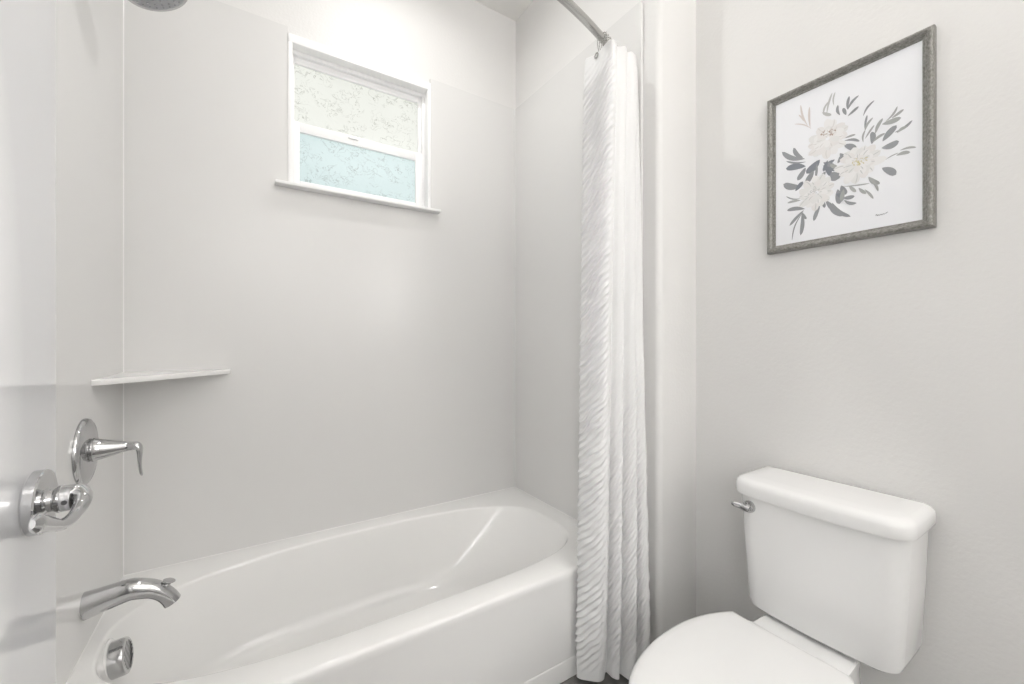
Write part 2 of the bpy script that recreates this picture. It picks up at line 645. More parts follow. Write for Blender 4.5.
# drain in the basin floor
b = NB()
lathe(b, [(0.0, 0.034), (0.004, 0.033), (0.005, 0.028), (0.003, 0.026), (0.008, 0.022), (0.010, 0.012), (0.0105, 0.001)], (-0.12, 1.435, 0.062), (0, 0, 1), 40)
dr = build('drain', b, M['chrome'], tub); dr['label'] = 'round chrome drain stopper'

# ------------------------------------------------------------------ corner shelf
b = NB()
zt = 1.0225
p0, p1, p2 = V((XL + 0.0005, 1.478)), V((-0.050, YB - 0.0005)), V((XL + 0.0005, YB - 0.0005))
ring = [(p2.x, p2.y), (p0.x, p0.y), (p0.x + 0.018, p0.y + 0.003)]
for k in range(1, 10):
    t = k / 10
    q = V((p0.x + 0.018, p0.y + 0.003)).lerp(V((p1.x - 0.003, p1.y - 0.016)), t)
    nrm = V((0.75, -0.66)).normalized()
    ring.append((q.x + nrm.x * 0.006 * math.sin(PI * t), q.y + nrm.y * 0.006 * math.sin(PI * t)))
ring += [(p1.x - 0.003, p1.y - 0.016), (p1.x, p1.y)]


def shr(rg, k):
    c = (p2.x, p2.y)
    return [(c[0] + (x - c[0]) * k, c[1] + (y - c[1]) * k) for x, y in rg]


loft(b, [[(x, y, zz_) for x, y in shr(ring, k_)] for k_, zz_ in
         ((0.975, zt - 0.0165), (0.995, zt - 0.0155), (1.0, zt - 0.012), (1.0, zt - 0.003), (0.993, zt))])
o = build('corner_shelf', b, M['tub'], None, (XL, YB, zt))
tag(o, 'white triangular shelf set in the corner of the tub walls', 'shelf')

# ------------------------------------------------------------------ shower valve
vc = V((XL, 1.4185, 0.851))
vt = thing('shower_valve', 'round chrome valve plate with lever handle on the tub wall', 'faucet', vc)
b = NB()
lathe(b, [(0.0002, 0.081), (0.004, 0.081), (0.008, 0.079), (0.0115, 0.074), (0.014, 0.060), (0.015, 0.034), (0.0155, 0.002)], vc, (1, 0, 0), 64)
build('escutcheon', b, M['chrome'], vt)
b = NB()
lathe(b, [(0.0145, 0.0265), (0.018, 0.0285), (0.021, 0.0285), (0.022, 0.0275), (0.040, 0.023), (0.060, 0.0175), (0.078, 0.0125), (0.080, 0.0118)], vc + V((0, 0, 0.002)), (1, 0, 0), 40)
hb = build('handle', b, M['chrome'], vt)
b = NB()
lz = vc.z + 0.002
pts = [(XL + 0.0785, lz), (XL + 0.090, lz), (XL + 0.098, lz - 0.001), (XL + 0.1035, lz - 0.009), (XL + 0.1045, lz - 0.022), (XL + 0.1045, lz - 0.045), (XL + 0.106, lz - 0.066), (XL + 0.109, lz - 0.079)]
pp = spline([(p[0], vc.y, p[1]) for p in pts], 40)
ts = np.linspace(0, 1, 40)
wA = np.interp(ts, [0, .3, .45, .7, .95, 1], [.0115, .0125, .0125, .0105, .006, .003])
wB = np.interp(ts, [0, .3, .45, .7, .95, 1], [.0115, .0105, .0070, .0042, .0030, .0016])
sweep(b, pp, wB, wA, 24, up=(0, 1, 0.0))
b.normal_update()
lv = build('lever', b, M['chrome'], hb)
b = NB(); lathe(b, [(0, 0.0025), (0.0012, 0.0022)], (XL + 0.081, vc.y - 0.0116, lz - 0.001), (0, -1, 0), 14)
build('set_screw', b, M['dark'], hb)

# ------------------------------------------------------------------ tub spout
sc_ = V((XL, 1.420, 0.473))
sp = thing('tub_spout', 'curved chrome tub spout below the shower valve', 'faucet', sc_)
b = NB()
Y0 = sc_.y
cen = [(XL + 0.0003, .471), (XL + 0.02, .474), (XL + 0.05, .479), (XL + 0.085, .4840), (XL + 0.110, .4790), (XL + 0.132, .4705), (XL + 0.150, .456), (XL + 0.162, .441), (XL + 0.170, .426)]
pp = spline([(p[0], Y0, p[1]) for p in cen], 44)
t = np.linspace(0, 1, 44)
hw = np.interp(t, [0, .2, .5, .75, 1], [.0320, .0290, .0235, .0190, .0195])
hh = np.interp(t, [0, .3, .6, 1], [.0290, .0255, .0225, .0200])
sweep(b, pp, hw, hh, 36, up=(0, 1, 0), power=2.3, cap=True)
# swap so that 'half width' runs across y
build('spout_body', b, M['chrome'], sp)
b = NB()
lathe(b, [(-0.004, 0.006), (0.003, 0.0062), (0.006, 0.0085), (0.009, 0.0135), (0.0105, 0.0140), (0.0115, 0.012), (0.012, 0.001)], (XL + 0.160, Y0, 0.474), (0.33, 0, 0.94), 28)
build('diverter_knob', b, M['chrome'], sp)

# ------------------------------------------------------------------ shower head
hc = V((-0.205, 1.43, 2.055))
hn = V((0.40, -0.05, -0.92)).normalized()
sh = thing('showerhead', 'round chrome shower head at the top left above the tub', 'shower head', (XL, 1.43, 2.13))
b = NB(); lathe(b, [(0.0002, 0.034), (0.004, 0.034), (0.010, 0.026), (0.013, 0.012)], (XL, 1.43, 2.125), (1, 0, 0), 36)
build('arm_flange', b, M['chrome'], sh)
b = NB()
back = hc - hn * 0.052
pp = spline([(XL + 0.002, 1.43, 2.125), (XL + 0.05, 1.43, 2.128), (XL + 0.10, 1.43, 2.115), tuple(back)], 24)
sweep(b, pp, 0.0105, None, 18, up=(0, 1, 0))
build('shower_arm', b, M['chrome'], sh)
b = NB()
lathe(b, [(-0.060, 0.012), (-0.050, 0.017), (-0.044, 0.018), (-0.036, 0.016), (-0.026, 0.030), (-0.016, 0.057), (-0.010, 0.073), (-0.004, 0.077), (0.002, 0.077), (0.005, 0.075), (0.005, 0.070)], hc, hn, 64)
hd = build('head_shell', b, M['chrome'], sh)
b = NB()
lathe(b, [(0.002, 0.0715), (0.0045, 0.070), (0.0055, 0.066), (0.0065, 0.03), (0.0068, 0.001)], hc, hn, 56)
nf = build('nozzle_plate', b, M['nozzle'], sh); nf['label'] = 'dull grey spray plate'
b = NB()
xx, yy, zz = frame_of(hn)
for rr, cnt in ((0.018, 6), (0.033, 12), (0.048, 18), (0.060, 24)):
    for k in range(cnt):
        a = 2 * PI * k / cnt
        c = hc + (xx * math.cos(a) + yy * math.sin(a)) * rr + zz * 0.0050
        lathe(b, [(0, 0.0026), (0.003, 0.0018), (0.0035, 0.0002)], c, hn, 8)
build('nozzle', b, M['chrome'], nf)

# ------------------------------------------------------------------ curved shower rod
YE, SAG, ZR = 1.062, 0.15, 2.140


def rod_at(x):
    t_ = (x - XL) / (XR - XL)
    return V((x, YE - SAG * 4 * t_ * (1 - t_), ZR))


rod = thing('shower_rod', 'curved brushed metal shower rod above the tub edge', 'curtain rod', (0.42, 0.99, ZR))
b = NB()
sweep(b, [rod_at(XL + 0.004 + (XR - XL - 0.008) * k / 60) for k in range(61)], 0.0128, None, 24, up=(0, 0, 1))
build('tube', b, M['brushed'], rod)
for X, sx in ((XL, 1), (XR, -1)):
    b = NB()
    lathe(b, [(0.0003, 0.032), (0.006, 0.032), (0.012, 0.026), (0.022, 0.018), (0.032, 0.0165)], (X, YE, ZR), (sx, -0.26, 0), 36)
    build('end_flange', b, M['brushed'], rod)


# ------------------------------------------------------------------ curtain rings (bunched at the end of the rod)
def ring_thing(x, label, first):
    c = rod_at(x)
    tx = (rod_at(x + 0.01) - rod_at(x - 0.01)).normalized()
    up = V((0, 0, 1))
    side = up.cross(tx).normalized()
    o = thing('curtain_ring', label, 'curtain ring', c, 'roller rings bunched on the shower rod')
    # wire: over the rod, down both sides, ending in hooks below
    b = NB()
    pts = []
    for k in range(-9, 10):
        a = PI * k / 18 * 1.15
        pts.append(c + side * math.sin(a) * 0.0185 + up * (math.cos(a) * 0.0185 + 0.001))
    fr = pts[-1]
    bk = pts[0]
    pts = [c - side * 0.004 - up * 0.052, c - side * 0.011 - up * 0.046, c - side * 0.0155 - up * 0.025] + pts + \
          [c + side * 0.0155 - up * 0.025, c + side * 0.011 - up * 0.046, c + side * 0.003 - up * 0.053]
    sweep(b, spline([tuple(p) for p in pts], 60), 0.0012, None, 8, up=tuple(tx))
    build('wire', b, M['brushed'], o)
    for k in (-2, -1, 0, 1, 2):
        a = k * 0.42
        b = NB(); ball(b, c + side * math.sin(a) * 0.0185 + up * (math.cos(a) * 0.0185 + 0.001), 0.0033, 12)
        build('roller_ball', b, M['brushed'], o)
    return o


RX = [1.004, 1.018, 1.033, 1.049, 1.066, 1.084, 1.103, 1.123]
ring_thing(RX[0], 'metal roller ring nearest the middle of the rod, hanging clear of the curtain', True)
for x in RX[1:]:
    ring_thing(x, 'metal roller ring packed among the others over the bunched curtain', False)


# ------------------------------------------------------------------ shower curtain
def resample(pts, n):
    P = np.array(spline(pts, 800))
    d = np.concatenate([[0], np.cumsum(np.linalg.norm(np.diff(P, axis=0), axis=1))])
    u = np.linspace(0, d[-1], n)
    return np.stack([np.interp(u, d, P[:, i]) for i in range(2)], 1)


NC, NR = 250, 800
topP = [(1.010, 1.045), (0.984, 1.056), (0.972, 1.045), (0.978, 1.000), (0.973, 0.950), (0.978, 0.926), (0.998, 0.930), (1.010, 0.940), (1.026, 0.932),
        (1.046, 0.932), (1.060, 0.942), (1.078, 0.934), (1.096, 0.936), (1.112, 0.952), (1.128, 0.985), (1.144, 0.975), (1.160, 0.990), (1.174, 1.035)]
botP = [(0.965, 1.022), (0.940, 1.028), (0.912, 1.024), (0.914, 1.008), (0.930, 0.990), (0.952, 0.970), (0.975, 0.966), (1.004, 0.984), (1.006, 0.955),
        (1.018, 0.940), (1.038, 0.955), (1.044, 0.922), (1.062, 0.910), (1.086, 0.934), (1.094, 0.900), (1.118, 0.900), (1.140, 0.925), (1.165, 0.965)]


def resample_k(pts, n):
    """samples with the control points kept at equal parameter steps, so folds line up from top to bottom"""
    return np.array(spline(pts, n))


tp, bp_ = resample_k(topP, NC), resample_k(botP, NC)
ztop = 2.085
k = np.linspace(0, 1, NR)[:, None, None]         # 0 top .. 1 bottom
kk = k ** 0.85
XY = tp[None] * (1 - kk) + bp_[None] * kk
u = np.linspace(0, 1, NC)
# hem: the front panel droops a little
zb = 0.022 + 0.0 * u
# scallop between the hooks at the top
sc = -0.006 * (np.abs(np.sin(u * PI * 8)))
Z = (ztop + sc)[None] * (1 - k[..., 0]) + zb[None] * k[..., 0]
# normals
dX = np.gradient(XY, axis=1)
nrm = np.stack([dX[..., 1], -dX[..., 0]], -1)
nrm /= np.linalg.norm(nrm, axis=-1, keepdims=True) + 1e-9
# pressed ripple pattern: arcs that rise to the room side, irregular in spacing
cum = np.concatenate([np.zeros((NR, 1)), np.cumsum(np.linalg.norm(np.diff(XY, axis=1), axis=-1), axis=1)], 1)
i0 = int(NC * 2.0 / 17)
s_ = cum - cum[:, i0:i0 + 1]
H = np.zeros((NR, NC))
for i in range(NR):
    z_ = Z[i]
    for j in range(NC):
        s = s_[i, j]
        slope = 0.60 + 0.20 * (i / NR)
        w1 = noise.noise(V((s * 9.0, z_[j] * 7.0, 1.3)))
        w2 = noise.noise(V((s * 30.0, z_[j] * 22.0, 5.1)))
        ph = (z_[j] - slope * s - 2.6 * s * s + 0.007 * w1 + 0.006 * w2) / 0.0250
        f_ = ph - math.floor(ph)
        rid = (f_ / 0.30 if f_ < 0.30 else (1 - f_) / 0.70) ** 1.3
        amp = 0.72 + 0.55 * noise.noise(V((s * 14.0, z_[j] * 34.0, 9.7)))
        H[i, j] = rid * max(0.0, min(1.0, amp))
par = u * 17
ampU = np.interp(par, [0, 1.2, 2, 2.5, 4.4, 5.2, 5.8, 7, 17], [.15, .3, .6, 1, 1, .7, .12, .06, .06])
ampV = np.interp(np.linspace(0, 1, NR), [0, .02, .06, .5, .94, .985, 1], [0, .2, 1, 1, 1, .1, 0])
low = np.interp(np.linspace(0, 1, NR), [0, .45, .8, 1], [0, 0, .55, .55])
A = (ampU[None] + low[:, None] * (ampU[None] < 0.35)) * ampV[:, None]
XY = XY + nrm * (H * A * 0.0120)[..., None]
verts = np.concatenate([XY, Z[..., None]], -1).reshape(-1, 3)
ii = (np.arange(NR - 1)[:, None] * NC + np.arange(NC - 1)[None]).ravel()
faces = np.stack([ii, ii + 1, ii + NC + 1, ii + NC], 1)
cur = thing('shower_curtain', 'white rippled fabric shower curtain gathered at the right end of the tub', 'shower curtain', (1.05, 0.98, 0))
me = bpy.data.meshes.new('curtain_cloth')
me.vertices.add(len(verts))
me.vertices.foreach_set('co', (verts - np.array([1.05, 0.98, 0])).ravel())
me.loops.add(faces.size)
me.loops.foreach_set('vertex_index', faces.ravel())
me.polygons.add(len(faces))
me.polygons.foreach_set('loop_start', np.arange(0, faces.size, 4))
me.polygons.foreach_set('use_smooth', np.ones(len(faces), bool))
me.update(calc_edges=True)
me.validate()
me.materials.append(M['cloth'])
o = bpy.data.objects.new('curtain_cloth', me)
COL.objects.link(o)
o.parent = cur
sm = o.modifiers.new('thickness', 'SOLIDIFY')
sm.thickness = 0.0012
sm.offset = 0
# grommet seen beside the first ring
b = NB()
torus(b, (0.9725, 0.996, 2.068), (-1, 0, 0), 0.0075, 0.0022)
g = build('grommet', b, M['brushed'], cur); g['label'] = 'small metal grommet near the top hem'

# ------------------------------------------------------------------ toilet
TY = 0.475
to = thing('toilet', 'white two-piece toilet with closed lid against the right wall', 'toilet', (1.2, TY, 0))


def tank_ring(xf, xb, half, z, rc=0.055, rb=0.018, bow=0.010, cyo=0.0):
    """plan of the tank: flat back, rounded front corners, slightly bowed front (front is towards -x)"""
    y0, y1 = TY + cyo - half, TY + cyo + half
    pts = []

    def arc(cx_, cy_, r_, a0, a1, n=9):
        for q in range(n):
            a = a0 + (a1 - a0) * q / (n - 1)
            pts.append((cx_ + r_ * math.cos(a), cy_ + r_ * math.sin(a)))
    arc(xb - rb, y1 - rb, rb, 0, PI / 2, 6)
    arc(xf + rc, y1 - rc, rc, PI / 2, PI)
    for q in range(1, 10):
        t_ = q / 10
        pts.append((xf - bow * math.sin(PI * t_), (y1 - rc) + (y0 - y1 + 2 * rc) * t_))
    arc(xf + rc, y0 + rc, rc, PI, 1.5 * PI)
    arc(xb - rb, y0 + rb, rb, 1.5 * PI, 2 * PI, 6)
    return [(x, y, z) for x, y in pts]


b = NB()
cc = -0.006
loft(b, [
    tank_ring(1.240, 1.350, 0.125, 0.366, 0.040, 0.016, 0.004, cc),
    tank_ring(1.212, 1.376, 0.156, 0.368, 0.042, 0.018, 0.006, cc),
    tank_ring(1.203, 1.382, 0.164, 0.376, 0.043, 0.018, 0.007, cc),
    tank_ring(1.200, 1.384, 0.168, 0.392, 0.044, 0.018, 0.008, cc),
    tank_ring(1.200, 1.385, 0.178, 0.540, 0.046, 0.018, 0.009, cc * .5),
    tank_ring(1.200, 1.386, 0.186, 0.692, 0.048, 0.018, 0.009, 0),
])
build('tank', b, M['porcelain'], to)
b = NB()
loft(b, [
    tank_ring(1.194, 1.391, 0.190, 0.6835, 0.050, 0.018, 0.009),
    tank_ring(1.189, 1.3945, 0.1955, 0.685, 0.052, 0.018, 0.009),
    tank_ring(1.187, 1.3955, 0.197, 0.690, 0.052, 0.018, 0.009),
    tank_ring(1.188, 1.3955, 0.1965, 0.712, 0.052, 0.018, 0.009),
    tank_ring(1.1905, 1.3945, 0.194, 0.720, 0.051, 0.018, 0.009),
    tank_ring(1.197, 1.392, 0.188, 0.7260, 0.048, 0.018, 0.009),
    tank_ring(1.210, 1.388, 0.178, 0.7295, 0.042, 0.016, 0.008),
    tank_ring(1.245, 1.372, 0.150, 0.7310, 0.036, 0.014, 0.006),
])
build('tank_lid', b, M['porcelain'], to)
# flush lever
b = NB()
lc = V((1.1970, 0.619, 0.653))
lathe(b, [(-0.004, 0.0165), (0.003, 0.0165), (0.007, 0.0145), (0.008, 0.009), (0.016, 0.0085), (0.018, 0.007)], lc, (-1, 0.15, 0), 32)
fl = build('flush_lever', b, M['chrome'], to)
fl['label'] = 'small chrome flush lever'
b = NB()
pp = spline([(1.181, 0.612, 0.650), (1.179, 0.622, 0.6525), (1.177, 0.632, 0.655), (1.171, 0.646, 0.658), (1.168, 0.653, 0.659)], 20)
sweep(b, pp, np.interp(np.linspace(0, 1, 20), [0, .2, .8, 1], [.008, .0085, .0075, .004]), np.interp(np.linspace(0, 1, 20), [0, .2, .8, 1], [.004, .0045, .0035, .002]), 18, up=(-1, 0, 0))
build('lever_arm', b, M['chrome'], fl)

SY = 0.482


def seat_ring(z, grow=0.0, back=1.100, N_=72):
    """closed lid outline: straight hinge edge, bulging sides, round front (towards -x)"""
    half, xm = 0.179 + grow, 0.905
    af = 0.292 + grow
    pts = []
    # front half ellipse from +y to -y through -x
    for q in range(N_ // 2 + 1):
        a = PI / 2 + PI * q / (N_ // 2)
        ex = 2 / 2.12
        ca, sa = math.cos(a), math.sin(a)
        pts.append((xm + math.copysign(abs(ca) ** ex, ca) * af, SY + math.copysign(abs(sa) ** ex, sa) * half))
    # sides towards the hinge
    xb = back + grow
    hb_ = 0.132 + grow
    side = []
    for q in range(1, 13):
        t_ = q / 12
        x = xm + (xb - xm) * t_
        side.append((x, half - (half - hb_) * t_ ** 2.3))
    right = [(x, SY - h_) for x, h_ in side]
    left = [(x, SY + h_) for x, h_ in reversed(side)]
    return [(x, y, z) for x, y in pts + right + left]


b = NB()
loft(b, [seat_ring(0.3825, -0.004), seat_ring(0.3835, 0.0), seat_ring(0.392, 0.0), seat_ring(0.3965, -0.003), seat_ring(0.3990, -0.009), seat_ring(0.4005, -0.022), seat_ring(0.4015, -0.06)])
build('seat_lid', b, M['seat'], to)
b = NB()
loft(b, [seat_ring(0.3625, -0.010), seat_ring(0.364, -0.004), seat_ring(0.376, -0.004), seat_ring(0.3815, -0.007)])
build('seat', b, M['seat'], to)
# bowl: rim, curved body and foot, with the deck that carries the tank
b = NB()


def bowl_ring(z, xf, xb, hf, hb_, N_=48):
    """egg outline: front radius hf, back half width hb_"""
    pts = []
    xm = xf + (xb - xf) * 0.42
    for q in range(N_):
        a = 2 * PI * q / N_
        ca, sa = math.cos(a), math.sin(a)
        if ca < 0:
            x = xm + ca * (xm - xf)
            y = sa * hf
        else:
            ex = 2 / 4.0
            x = xm + abs(ca) ** ex * (xb - xm)
            uu = min(1.0, abs(ca) ** ex / 0.40)
            uu = uu * uu * (3 - 2 * uu)
            y = math.copysign(abs(sa) ** ex, sa) * (hf + (hb_ - hf) * uu)
        pts.append((x, SY + y, z))
    return pts


loft(b, [
    bowl_ring(0.0, 0.80, 1.330, 0.105, 0.105),
    bowl_ring(0.02, 0.80, 1.330, 0.105, 0.105),
    bowl_ring(0.10, 0.83, 1.325, 0.092, 0.095),
    bowl_ring(0.18, 0.80, 1.325, 0.105, 0.100),
    bowl_ring(0.26, 0.72, 1.330, 0.140, 0.112),
    bowl_ring(0.32, 0.655, 1.345, 0.165, 0.106),
    bowl_ring(0.348, 0.630, 1.365, 0.175, 0.109),
    bowl_ring(0.358, 0.628, 1.368, 0.176, 0.109),
    bowl_ring(0.3615, 0.634, 1.364, 0.170, 0.105),
])
build('bowl', b, M['porcelain'], to)
for s in (-1, 1):
    b = NB()
    box(b, (1.092, SY + s * 0.075 - 0.022, 0.3612), (1.128, SY + s * 0.075 + 0.022, 0.3805), 0.005, 3)
    build('hinge_cap', b, M['seat'], to)

# ------------------------------------------------------------------ framed print
PC = V((XW, 0.4715, 1.640))
pic = thing('framed_print', 'floral watercolour print in grey wood frame on the wall above the toilet', 'picture', PC)
b = NB()
hy, hz = 0.189, 0.2425
prof = [(0, 0.0008), (0, 0.016), (0.002, 0.0215), (0.006, 0.0235), (0.010, 0.0225), (0.013, 0.0195), (0.0155, 0.0185), (0.0165, 0.0150), (0.0215, 0.0135), (0.0225, 0.0120), (0.0225, 0.004), (0.012, 0.0008)]
rings = []
for sy, sz in ((1, 1), (-1, 1), (-1, -1), (1, -1)):
    rings.append([(XW - h_, PC.y + sy * (hy - o_), PC.z + sz * (hz - o_)) for o_, h_ in prof])
rings.append(rings[0])
loft(b, rings, False, False)
bmesh.ops.remove_doubles(b, verts=b.verts, dist=1e-6)
build('frame', b, M['frame'], pic, sharp=25)
# paper with the painted flowers (printed shapes of their own flat colours)
XP = XW - 0.0105
b = NB()
box(b, (XP, PC.y - 0.169, PC.z - 0.222), (XP + 0.004, PC.y + 0.169, PC.z + 0.222))
pap = build('paper', b, M['paper'], pic); pap['label'] = 'white paper'
INK = [(0.21, 0.225, 0.255), (0.28, 0.29, 0.305), (0.37, 0.38, 0.375), (0.48, 0.485, 0.48), (0.63, 0.58, 0.56),
       (0.735, 0.72, 0.715), (0.77, 0.765, 0.765), (0.64, 0.625, 0.615), (0.42, 0.34, 0.30), (0.60, 0.54, 0.30), (0.72, 0.72, 0.715), (0.55, 0.56, 0.56)]
inks = [mat('print_ink', c, 0.55) for c in INK]
b = NB()
layer = [0]


def petal(y0, z0, y1, z1, w_, ink, bend=0.12, blunt=0.55):
    a, c = V((y0, z0)), V((y1, z1))
    d = c - a
    ln = max(d.length, 1e-4)
    n_ = V((-d.y, d.x)) / ln
    layer[0] += 1
    xx_ = XP - 0.0003 - layer[0] * 0.000004
    bend = bend * rnd.uniform(-1, 1) * ln
    L_, R_ = [], []
    K = 10
    for q in range(K + 1):
        t_ = q / K
        wd = (math.sin(PI * t_ ** blunt) ** 0.9 if False else (t_ ** 0.75) * (1 - t_) ** 0.5 * 1.95) * w_ / 2
        wd = max(wd, 0.0004)
        p = a + d * t_ + n_ * bend * math.sin(PI * t_)
        L_.append(p + n_ * wd)
        R_.append(p - n_ * wd)
    vs = [b.verts.new((xx_, PC.y + p.x, PC.z + p.y)) for p in L_ + R_[::-1]]
    f = b.faces.new(vs)
    f.material_index = ink


def peony(cy_, cz_, rad, n, tones, centre, squash=0.85, ccol=8):
    for ringk, rr in enumerate((1.0, 0.74, 0.50)):
        for q in range(n - ringk * 2):
            a = 2 * PI * (q + rnd.uniform(-.25, .25)) / (n - ringk * 2)
            L_ = rad * rr * rnd.uniform(0.82, 1.08)
            t_ = tones[(q * 7 + ringk) % len(tones)]
            dy, dz = math.cos(a), math.sin(a) * squash
            petal(cy_ + dy * rad * 0.08, cz_ + dz * rad * 0.08, cy_ + dy * L_, cz_ + dz * L_, rad * 0.42 * (1.1 - 0.2 * ringk), t_, 0.1)
            if q % 2 == 0:
                petal(cy_ + dy * L_ * 0.45, cz_ + dz * L_ * 0.45, cy_ + dy * L_ * 0.97, cz_ + dz * L_ * 0.97, rad * 0.05, 7 if ccol == 8 else 11, 0.15)
    for q in range(26):
        a, rr = rnd.uniform(0, 2 * PI), rnd.uniform(0, 1) ** 0.6
        y_, z_ = centre[0] + math.cos(a) * rr * rad * 0.33, centre[1] + math.sin(a) * rr * rad * 0.20
        a2 = rnd.uniform(0, 2 * PI)
        petal(y_, z_, y_ + math.cos(a2) * rad * 0.13, z_ + math.sin(a2) * rad * 0.11, rad * 0.055, ccol if q % 3 else 7, 0.2)


LEAVES = [(32,132,19,185,6.5,3),(15,148,12,184,5.0,3),(43,141,21,123,10.1,3),(1,114,6,144,8.4,1),(-13,108,-6,130,9.7,1),(-16,122,-20,156,8.3,1),(-17,121,-41,148,8.3,1),(-17,103,-41,118,9.0,1),(-51,88,-74,118,6.7,1),(-54,52,-59,86,6.1,1),(-54,45,-71,74,7.4,2),(-51,17,-55,48,5.4,2),(-55,25,-74,53,6.0,2),(-69,5,-69,37,14.6,1),(-71,9,-96,22,8.6,2),(-76,29,-91,63,9.9,2),(-90,48,-127,48,15.7,2),(-97,52,-120,80,6.5,2),(-109,55,-132,67,8.4,2),(-91,3,-118,33,18.3,1),(-115,16,-148,32,8.3,1),(-119,13,-138,21,9.6,2),(-89,-14,-123,-10,19.6,1),(-97,-47,-122,-39,3.2,2),(-118,-44,-144,-46,10.9,2),(-125,-34,-155,-38,6.4,2),(-90,-66,-117,-93,19.6,1),(-62,-80,-85,-106,13.4,2),(-67,-92,-82,-124,6.7,2),(-7,-88,-64,-98,4.2,2),(-41,-103,-57,-123,9.5,2),(-54,-111,-72,-141,6.7,2),(-20,-90,-35,-112,9.7,2),(87,24,149,68,16.4,1),(92,29,117,68,13.5,1),(85,14,137,35,6.7,1),(85,1,138,13,22.4,0),(85,-3,106,-34,17.9,1),(49,7,83,-21,26.2,0),(64,-19,83,-51,19.1,1),(56,-1,59,-41,8.0,1),(41,-13,10,-38,15,0),(13,-6,37,-20,14,0),(40,-4,14,-22,13,1),(36,-22,22,-48,14,0),(24,-16,8,-30,12,2),(30,-2,40,-30,11,0),(22,-40,2,-62,28.5,1),(54,-50,35,-32,10.2,1),(-8,27,-36,2,18.1,1),(1,7,-17,-11,14.0,1),(-10,38,-43,23,8.3,1),(-10,45,-34,45,7.0,2),(6,-19,-2,-1,11.3,1),(98,-55,145,-33,22.6,1),(112,-64,92,-42,15.2,0),(96,-91,137,-73,4.5,1),(98,-96,134,-94,8.3,2),(87,-125,135,-116,14.2,1),(90,-128,128,-165,10.5,1),(91,-132,121,-210,4.5,1),(94,-134,98,-201,12.8,1),(93,-135,83,-156,9.0,1),(48,-122,64,-166,12.3,1),(40,-113,37,-135,9.4,1),(34,-115,19,-145,12.2,1),(28,-120,-8,-170,18.6,1),(19,-126,-23,-176,12.8,1),(6,-92,2,-134,19,1),(-2,-84,-13,-112,17,1),(10,-104,-8,-122,14,0),(-8,-96,-4,-128,13,2),(-6,-120,-32,-123,12.6,1),(-9,-127,-36,-143,9.7,1),(71,107,114,139,3.7,4),(80,120,98,189,5.9,4),(73,110,75,172,6.7,4),(90,137,103,162,4.5,4),(40,132,28,165,6.5,3),(74,-5,49,4,10.4,0)]
for (y0, z0, y1, z1, w_, g_) in LEAVES:
    petal(y0 / 1000, z0 / 1000, y1 / 1000, z1 / 1000, w_ / 1000, g_)
peony(0.030, 0.060, 0.058, 13, (5, 6, 10, 6, 5), (0.026, 0.079), 0.95, 8)
peony(-0.040, -0.036, 0.056, 13, (6, 6, 10, 5), (-0.042, -0.028), 0.92, 9)
peony(0.056, -0.086, 0.052, 13, (10, 6, 5, 10), (0.060, -0.080), 0.95, 11)
def finish_print(name, label):
    for f in b.faces:
        f.normal_update()
        if f.normal.x > 0:
            f.normal_flip()
    fp = build(name, b, inks, pic, normals=False)
    fp['label'] = label


finish_print('floral_painting', 'painted pale peonies with grey leaves')
# a small illegible pencil signature
b = NB()
px_ = [(-77, -188), (-79, -184), (-81, -189), (-83, -186), (-85, -189), (-88, -186), (-90, -189), (-93, -186), (-95, -188), (-102, -184)]
for p, q in zip(px_[:-1], px_[1:]):
    petal(p[0] / 1000, p[1] / 1000, q[0] / 1000, q[1] / 1000, 0.0022, 1, 0.02)
finish_print('signature', 'small illegible grey signature')

# ------------------------------------------------------------------ open door at the left
DX, DT = -0.195, 0.035
dr_ = thing('door_1', 'white door standing open at the left edge with chrome lever handle', 'door', (DX - DT / 2, -0.045, 0), kind='structure')
b = NB()
box(b, (DX - DT, -0.04, 0.012), (DX, 0.722, 2.04), 0.0025)
build('door_leaf', b, M['door'], dr_)
for z_ in (0.25, 1.05, 1.82):
    b = NB()
    lathe(b, [(0, 0.007), (0.09, 0.007)], (DX + 0.004, -0.045, z_), (0, 0, 1), 16)
    build('hinge', b, M['brushed'], dr_)
KY, KZ = 0.655, 0.946
kc = V((DX, KY, KZ))
b = NB()
lathe(b, [(0.0003, 0.0335), (0.0010, 0.0342), (0.0090, 0.0342), (0.0105, 0.0330), (0.0107, 0.0200), (0.0109, 0.0150), (0.013, 0.0125), (0.0165, 0.0120), (0.0200, 0.0145), (0.0225, 0.0150), (0.0230, 0.0145)], kc, (1, 0, 0), 56)
dh = build('door_handle', b, M['chrome'], dr_)
dh['label'] = 'chrome lever handle on round rose'
b = NB()
pp = spline([(DX + x_, KY + y_, KZ + z_) for x_, y_, z_ in
             ((0.0225, 0, 0), (0.0290, 0.0, 0), (0.0350, -0.001, -0.0003), (0.0400, -0.008, -0.002), (0.0410, -0.020, -0.007), (0.0400, -0.040, -0.011), (0.0390, -0.065, -0.0085), (0.0385, -0.090, 0.001), (0.0385, -0.114, 0.011), (0.0385, -0.130, 0.016))], 70)
t = np.linspace(0, 1, 70)
sweep(b, pp, np.interp(t, [0, .2, .33, .5, .7, .93, 1], [.0143, .0140, .0085, .0055, .0045, .0055, .002]),
      np.interp(t, [0, .2, .33, .5, .7, .93, 1], [.0143, .0140, .0095, .0062, .0058, .0085, .004]), 28, up=(0, 0, 1))
build('lever', b, M['chrome'], dh)
b = NB(); lathe(b, [(0, 0.0026), (0.0008, 0.0024)], (DX + 0.0275, KY - 0.0141, KZ - 0.001), (0, -1, 0), 14)
build('set_screw', b, M['dark'], dh)

